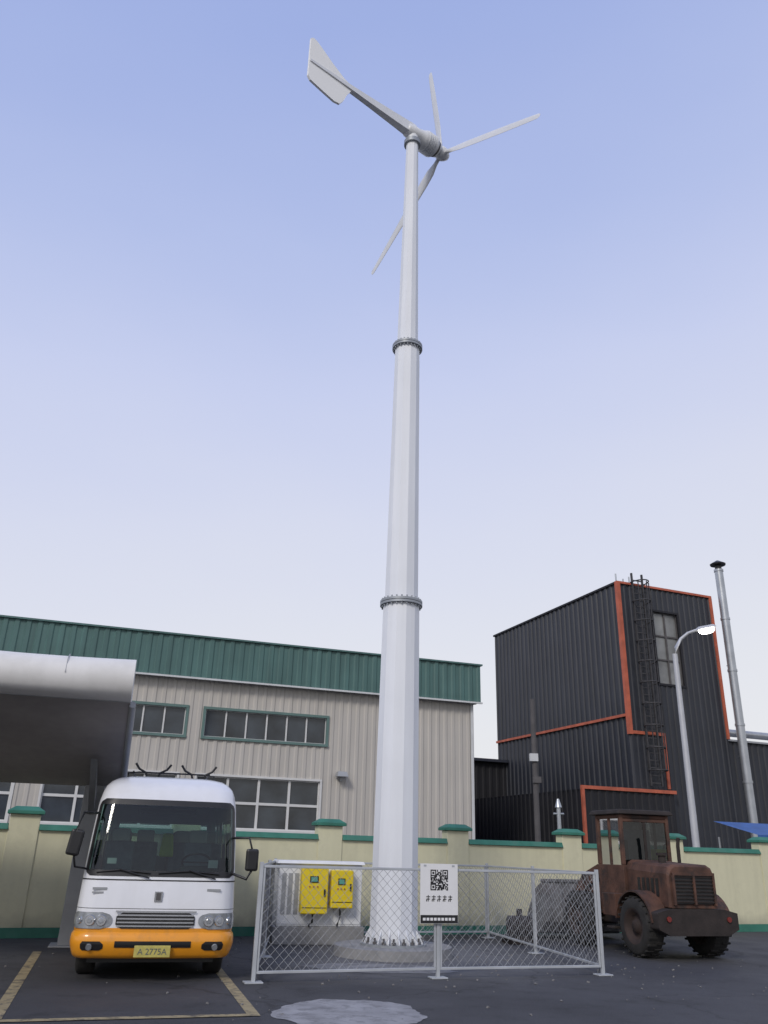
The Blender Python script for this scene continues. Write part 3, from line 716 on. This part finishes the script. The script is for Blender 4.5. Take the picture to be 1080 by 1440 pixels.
for s in(-1,1):
    arc=[(.72+.56*math.cos(a_),.5+.56*math.sin(a_)) for a_ in[math.pi*(.05+.9*i/12) for i in range(13)]]
    arc2=[(.72+.59*math.cos(a_),.5+.59*math.sin(a_)) for a_ in[math.pi*(.05+.9*i/12) for i in range(13)]]
    mb.prism(arc+arc2[::-1],YZ,*sorted((s*.50,s*.84)),M_rust)
    mb.bx(*sorted((s*.5,s*.82)),1.30,1.75,.62,1.0,M_rust)
    mb.bx(*sorted((s*.62,s*.82)),1.40,1.65,.40,.44,M_rust2)
mb.build("fenders",Lw,bevel=.008)
mb=MB(); y0,y1,z0,z1=1.36,2.25,.92,2.42
mb.bx(-.55,.55,y0,y1,z0,1.50,M_rust)
for x in(-.52,.52):
    for y in(y0+.03,y1-.03): mb.box((x,y,(1.50+z1)/2),(.07,.08,z1-1.50),M_rust)
    mb.box((x,(y0+y1)/2,(1.50+z1)/2),(.05,.05,z1-1.50),M_rust)
mb.bx(-.52,.52,y0,y0+.05,2.28,2.34,M_rust); mb.bx(-.03,.03,y0+.004,y0+.04,1.5,2.28,M_rust2)
mb.build("cab",Lw,bevel=.012)
mb=MB(); mb.bx(-.64,.64,y0-.10,y1+.14,z1,z1+.09,M_rust2,top=(.92,.92)); mb.bx(-.55,.55,y0,y1,z1-.08,z1-.002,M_rust); mb.build("cab_roof",Lw,bevel=.025)
mb=MB(); Mlg=glassy("loader_glass",(.36,.38,.36))
mb.add([(-.48,y0+.02,1.5),(.48,y0+.02,1.5),(.48,y0+.02,2.34),(-.48,y0+.02,2.34)],[(0,1,2,3)],Mlg); mb.add([(-.48,y1-.02,1.5),(.48,y1-.02,1.5),(.48,y1-.02,2.34),(-.48,y1-.02,2.34)],[(0,1,2,3)],Mlg)
for x in(-.52,.52): mb.add([(x,y0+.06,1.5),(x,y1-.06,1.5),(x,y1-.06,2.34),(x,y0+.06,2.34)],[(0,1,2,3)],Mlg)
mb.build("cab_glass",Lw)
mb=MB(); mb.bx(-.26,.26,1.6,1.74,1.5,2.15,M_seat); mb.bx(-.25,.25,1.75,2.05,1.5,1.6,M_seat); mb.cyl((0,2.15,1.5),(0,2.0,1.8),.02,.02,M_black); mb.tube([(.19*math.cos(a_*math.pi/8),2.0+.1*math.sin(a_*math.pi/8),1.8+.12*math.sin(a_*math.pi/8)) for a_ in range(17)],.014,M_black,6); mb.bx(.33,.47,1.5,1.7,1.55,1.80,M_vest); mb.bx(-.45,-.28,1.55,1.8,1.5,1.95,M_black); mb.build("seat_and_controls",Lw,bevel=.02)
mb=MB(); mb.tube([(.28,.75,1.5),(.28,.75,1.85),(.28,.72,2.0)],.035,M_rust2,10); mb.cyl((-.2,.6,1.53),(-.2,.6,1.68),.07,.07,M_rust2,14); mb.cyl((-.2,.6,1.68),(-.2,.6,1.73),.1,.1,M_rust2,14); mb.build("exhaust",Lw)
mb=MB()
for s in(-1,1):
    mb.prism([(2.25,1.30),(2.45,1.50),(3.1,1.30),(3.75,.62),(3.75,.40),(3.55,.42),(3.0,1.05)],YZ,*sorted((s*.36,s*.44)),M_rust)
    mb.cyl((s*.30,2.4,.8),(s*.30,3.3,.85),.05,.05,M_rust2,10)
mb.cyl((0,2.6,1.25),(0,3.4,1.15),.055,.055,M_rust2,10); mb.bx(-.4,.4,3.02,3.12,1.0,1.12,M_rust)
mb.build("lift_arms",Lw,bevel=.012)
mb=MB()
out=[(3.72,1.12),(3.66,.9),(3.62,.6),(3.66,.35),(3.8,.16),(4.0,.10),(4.6,.08)]
inn=[(4.6,.10),(4.0,.13),(3.83,.19),(3.70,.37),(3.655,.6),(3.69,.88),(3.75,1.12)]
xb0,xb1=-1.08,.88
mb.prism(out+inn,YZ,xb0,xb1,M_bucket)
side=[(3.73,1.10),(3.64,.6),(3.68,.35),(3.82,.17),(4.0,.11),(4.58,.09),(4.35,.55),(4.05,.95)]
mb.prism(side,YZ,xb0-.005,xb0+.025,M_bucket); mb.prism(side,YZ,xb1-.025,xb1+.005,M_bucket)
mb.bx(xb0,xb1,3.68,3.78,1.11,1.17,M_bucket)
for x in(-.7,-.2,.2,.6): mb.prism([(3.58,.95),(3.62,.98),(3.62,.3),(3.56,.35)],YZ,x-.02,x+.02,M_bucket)
for i in range(8): mb.box((xb0+.08+i*.257,4.66,.085),(.07,.16,.03),M_bucket)
mb.build("bucket",Lw,bevel=.006)

# ------------------------------------------------------------------ street lamp etc
SL=empty("street_lamp",(9.5,26.0,0))
mb=MB(); mb.cyl((0,0,0),(0,0,7.75),.12,.075,M_pole,20); mb.cyl((0,0,0),(0,0,.5),.17,.15,M_pole,20); mb.build("post",SL)
mb=MB(); mb.tube([(0,0,7.6),(.06,0,7.95),(.25,0,8.25),(.5,0,8.45),(.85,0,8.58)],[.06,.055,.05,.045,.045],M_pole,12); mb.build("arm",SL)
mb=MB(); R=Matrix.Rotation(rad(-12),3,'Y'); mb.box((1.1,0,8.66),(.64,.30,.10),M_pole,R=R,top=(.8,.6)); mb.build("lamp_head",SL,bevel=.02)
mb=MB(); rs=[]
for k,(q,zq_) in enumerate(((1,0),(.92,-.08),(.65,-.14),(.1,-.16))):
    rs.append([R@Vector((.28*q*math.cos(2*math.pi*i/20),.14*q*math.sin(2*math.pi*i/20),zq_))+Vector((1.12,0,8.605)) for i in range(20)])
mb.rings(rs,M_lamp); mb.build("lamp_lens",SL)
U_=empty("utility_pole",(5.38,29,0))
mb=MB(); mb.cyl((0,0,0),(0,0,6.7),.11,.08,M_poled,14); mb.build("post",U_)
mb=MB(); mb.bx(-.18,.10,-.16,.02,4.6,4.85,M_trim); mb.bx(-.10,.18,-.14,.02,3.9,4.1,M_poled); mb.cyl((-.08,0,6.6),(.08,0,6.6),.03,.03,M_poled,8); mb.build("fittings",U_)
V_=empty("vent_pipe",(4.55,21.6,0))
mb=MB(); mb.cyl((0,0,0),(0,0,2.75),.05,.05,M_steel,12); mb.cyl((0,0,2.75),(0,0,2.95),.09,.03,M_steel,12); mb.cyl((-.13,0,2.6),(.13,0,2.6),.025,.025,M_steel,8); mb.build("pipe",V_)
Aw=empty("awning",(12.2,26.5,0),G)
mb=MB(); mb.add([(-1.6,-.8,2.35),(2.6,-.8,2.35),(2.6,.9,2.75),(-1.6,.9,2.75)],[(0,1,2,3)],M_blue); mb.add([(-1.6,-.8,2.20),(2.6,-.8,2.20),(2.6,-.8,2.35),(-1.6,-.8,2.35)],[(0,1,2,3)],M_blue); mb.build("tarp",Aw)
mb=MB()
for x in(-1.5,2.5):
    for y in(-.75,.85): mb.cyl((x,y,0),(x,y,2.3),.03,.03,M_steel,8)
mb.build("legs",Aw)
Pm=empty("water_pump",(2.95,18.3,0),10)
mb=MB(); mb.bx(-.3,.3,-.25,.25,.0,.08,M_rust2); mb.cyl((-.22,0,.3),(.22,0,.3),.2,.2,M_rust2,18); mb.cyl((.22,0,.3),(.3,0,.3),.24,.24,M_bucket,18); mb.cyl((0,0,.45),(0,0,.62),.06,.06,M_rust2,10); mb.bx(-.15,.15,-.12,.12,.08,.2,M_rust2); mb.build("body",Pm,bevel=.01)

# ------------------------------------------------------------------ light
w=bpy.data.worlds.new("World"); sc.world=w; w.use_nodes=True; nt=w.node_tree;N=nt.nodes;L=nt.links
bg=N["Background"]
sky=N.new("ShaderNodeTexSky"); sky.sky_type='NISHITA'; sky.sun_disc=False
SE=36; SAZ=203
sky.sun_elevation=rad(SE); sky.sun_rotation=rad(SAZ); sky.air_density=1.2; sky.dust_density=2
tc=N.new("ShaderNodeTexCoord"); sp=N.new("ShaderNodeSeparateXYZ"); L.new(tc.outputs["Generated"],sp.inputs[0])
nz=N.new("ShaderNodeTexNoise"); nz.inputs["Scale"].default_value=1.6; nz.inputs["Detail"].default_value=4
mpn=N.new("ShaderNodeMapping"); mpn.inputs["Scale"].default_value=(1,1,2.5); L.new(tc.outputs["Generated"],mpn.inputs[0]); L.new(mpn.outputs[0],nz.inputs["Vector"])
ma=N.new("ShaderNodeMath"); ma.operation='MULTIPLY_ADD'; L.new(nz.outputs["Fac"],ma.inputs[0]); ma.inputs[1].default_value=-.16; L.new(sp.outputs["Z"],ma.inputs[2])
mb_=N.new("ShaderNodeMath"); mb_.operation='MULTIPLY_ADD'; L.new(sp.outputs["X"],mb_.inputs[0]); mb_.inputs[1].default_value=-.10; L.new(ma.outputs[0],mb_.inputs[2])
mc_=N.new("ShaderNodeMath"); mc_.operation='ADD'; L.new(mb_.outputs[0],mc_.inputs[0]); mc_.inputs[1].default_value=.08
rp=N.new("ShaderNodeValToRGB"); L.new(mc_.outputs[0],rp.inputs[0]); cr=rp.color_ramp
def lin(c): return tuple(((v/255)/12.92 if v/255<.04045 else ((v/255+.055)/1.055)**2.4) for v in c)+(1,)
st=[(0,(237,236,237)),(.15,(231,232,239)),(.36,(219,223,242)),(.52,(204,212,243)),(.66,(184,197,238)),(.80,(164,181,232)),(1,(146,166,224))]
cr.elements[0].position=0; cr.elements[0].color=lin(st[0][1]); cr.elements[1].position=1; cr.elements[1].color=lin(st[-1][1])
for p_,c_ in st[1:-1]:
    el=cr.elements.new(p_); el.color=lin(c_)
sc1=N.new("ShaderNodeVectorMath"); sc1.operation='SCALE'; L.new(sky.outputs[0],sc1.inputs[0]); sc1.inputs["Scale"].default_value=.12
mx=N.new("ShaderNodeMix"); mx.data_type='RGBA'; mx.inputs[0].default_value=.92; L.new(sc1.outputs[0],mx.inputs[6]); L.new(rp.outputs[0],mx.inputs[7])
L.new(mx.outputs[2],bg.inputs[0]); bg.inputs[1].default_value=1.0
sl=bpy.data.lights.new("sun",'SUN'); sl.energy=1.75; sl.angle=rad(14); sl.color=(1,.94,.85)
so=bpy.data.objects.new("sun",sl); sc.collection.objects.link(so)
sd=Vector((math.sin(rad(SAZ))*math.cos(rad(SE)),math.cos(rad(SAZ))*math.cos(rad(SE)),math.sin(rad(SE))))
so.rotation_euler=sd.to_track_quat('Z','Y').to_euler()

# ------------------------------------------------------------------ camera
pitch=rad(22.6);roll=rad(1.6)
F=Vector((0,math.cos(pitch),math.sin(pitch)));U=Vector((0,-math.sin(pitch),math.cos(pitch)));Rr=Vector((1,0,0))
ir=Rr*math.cos(roll)+U*math.sin(roll); iu=-Rr*math.sin(roll)+U*math.cos(roll)
cam=bpy.data.cameras.new("camera"); co=bpy.data.objects.new("camera",cam); sc.collection.objects.link(co)
m=Matrix((ir,iu,-F)).transposed().to_4x4(); m.translation=(0,0,1.6); co.matrix_world=m
cam.sensor_fit='VERTICAL'; cam.sensor_height=36; cam.lens=28.75; cam.clip_end=2000; cam.clip_start=.1
sc.camera=co
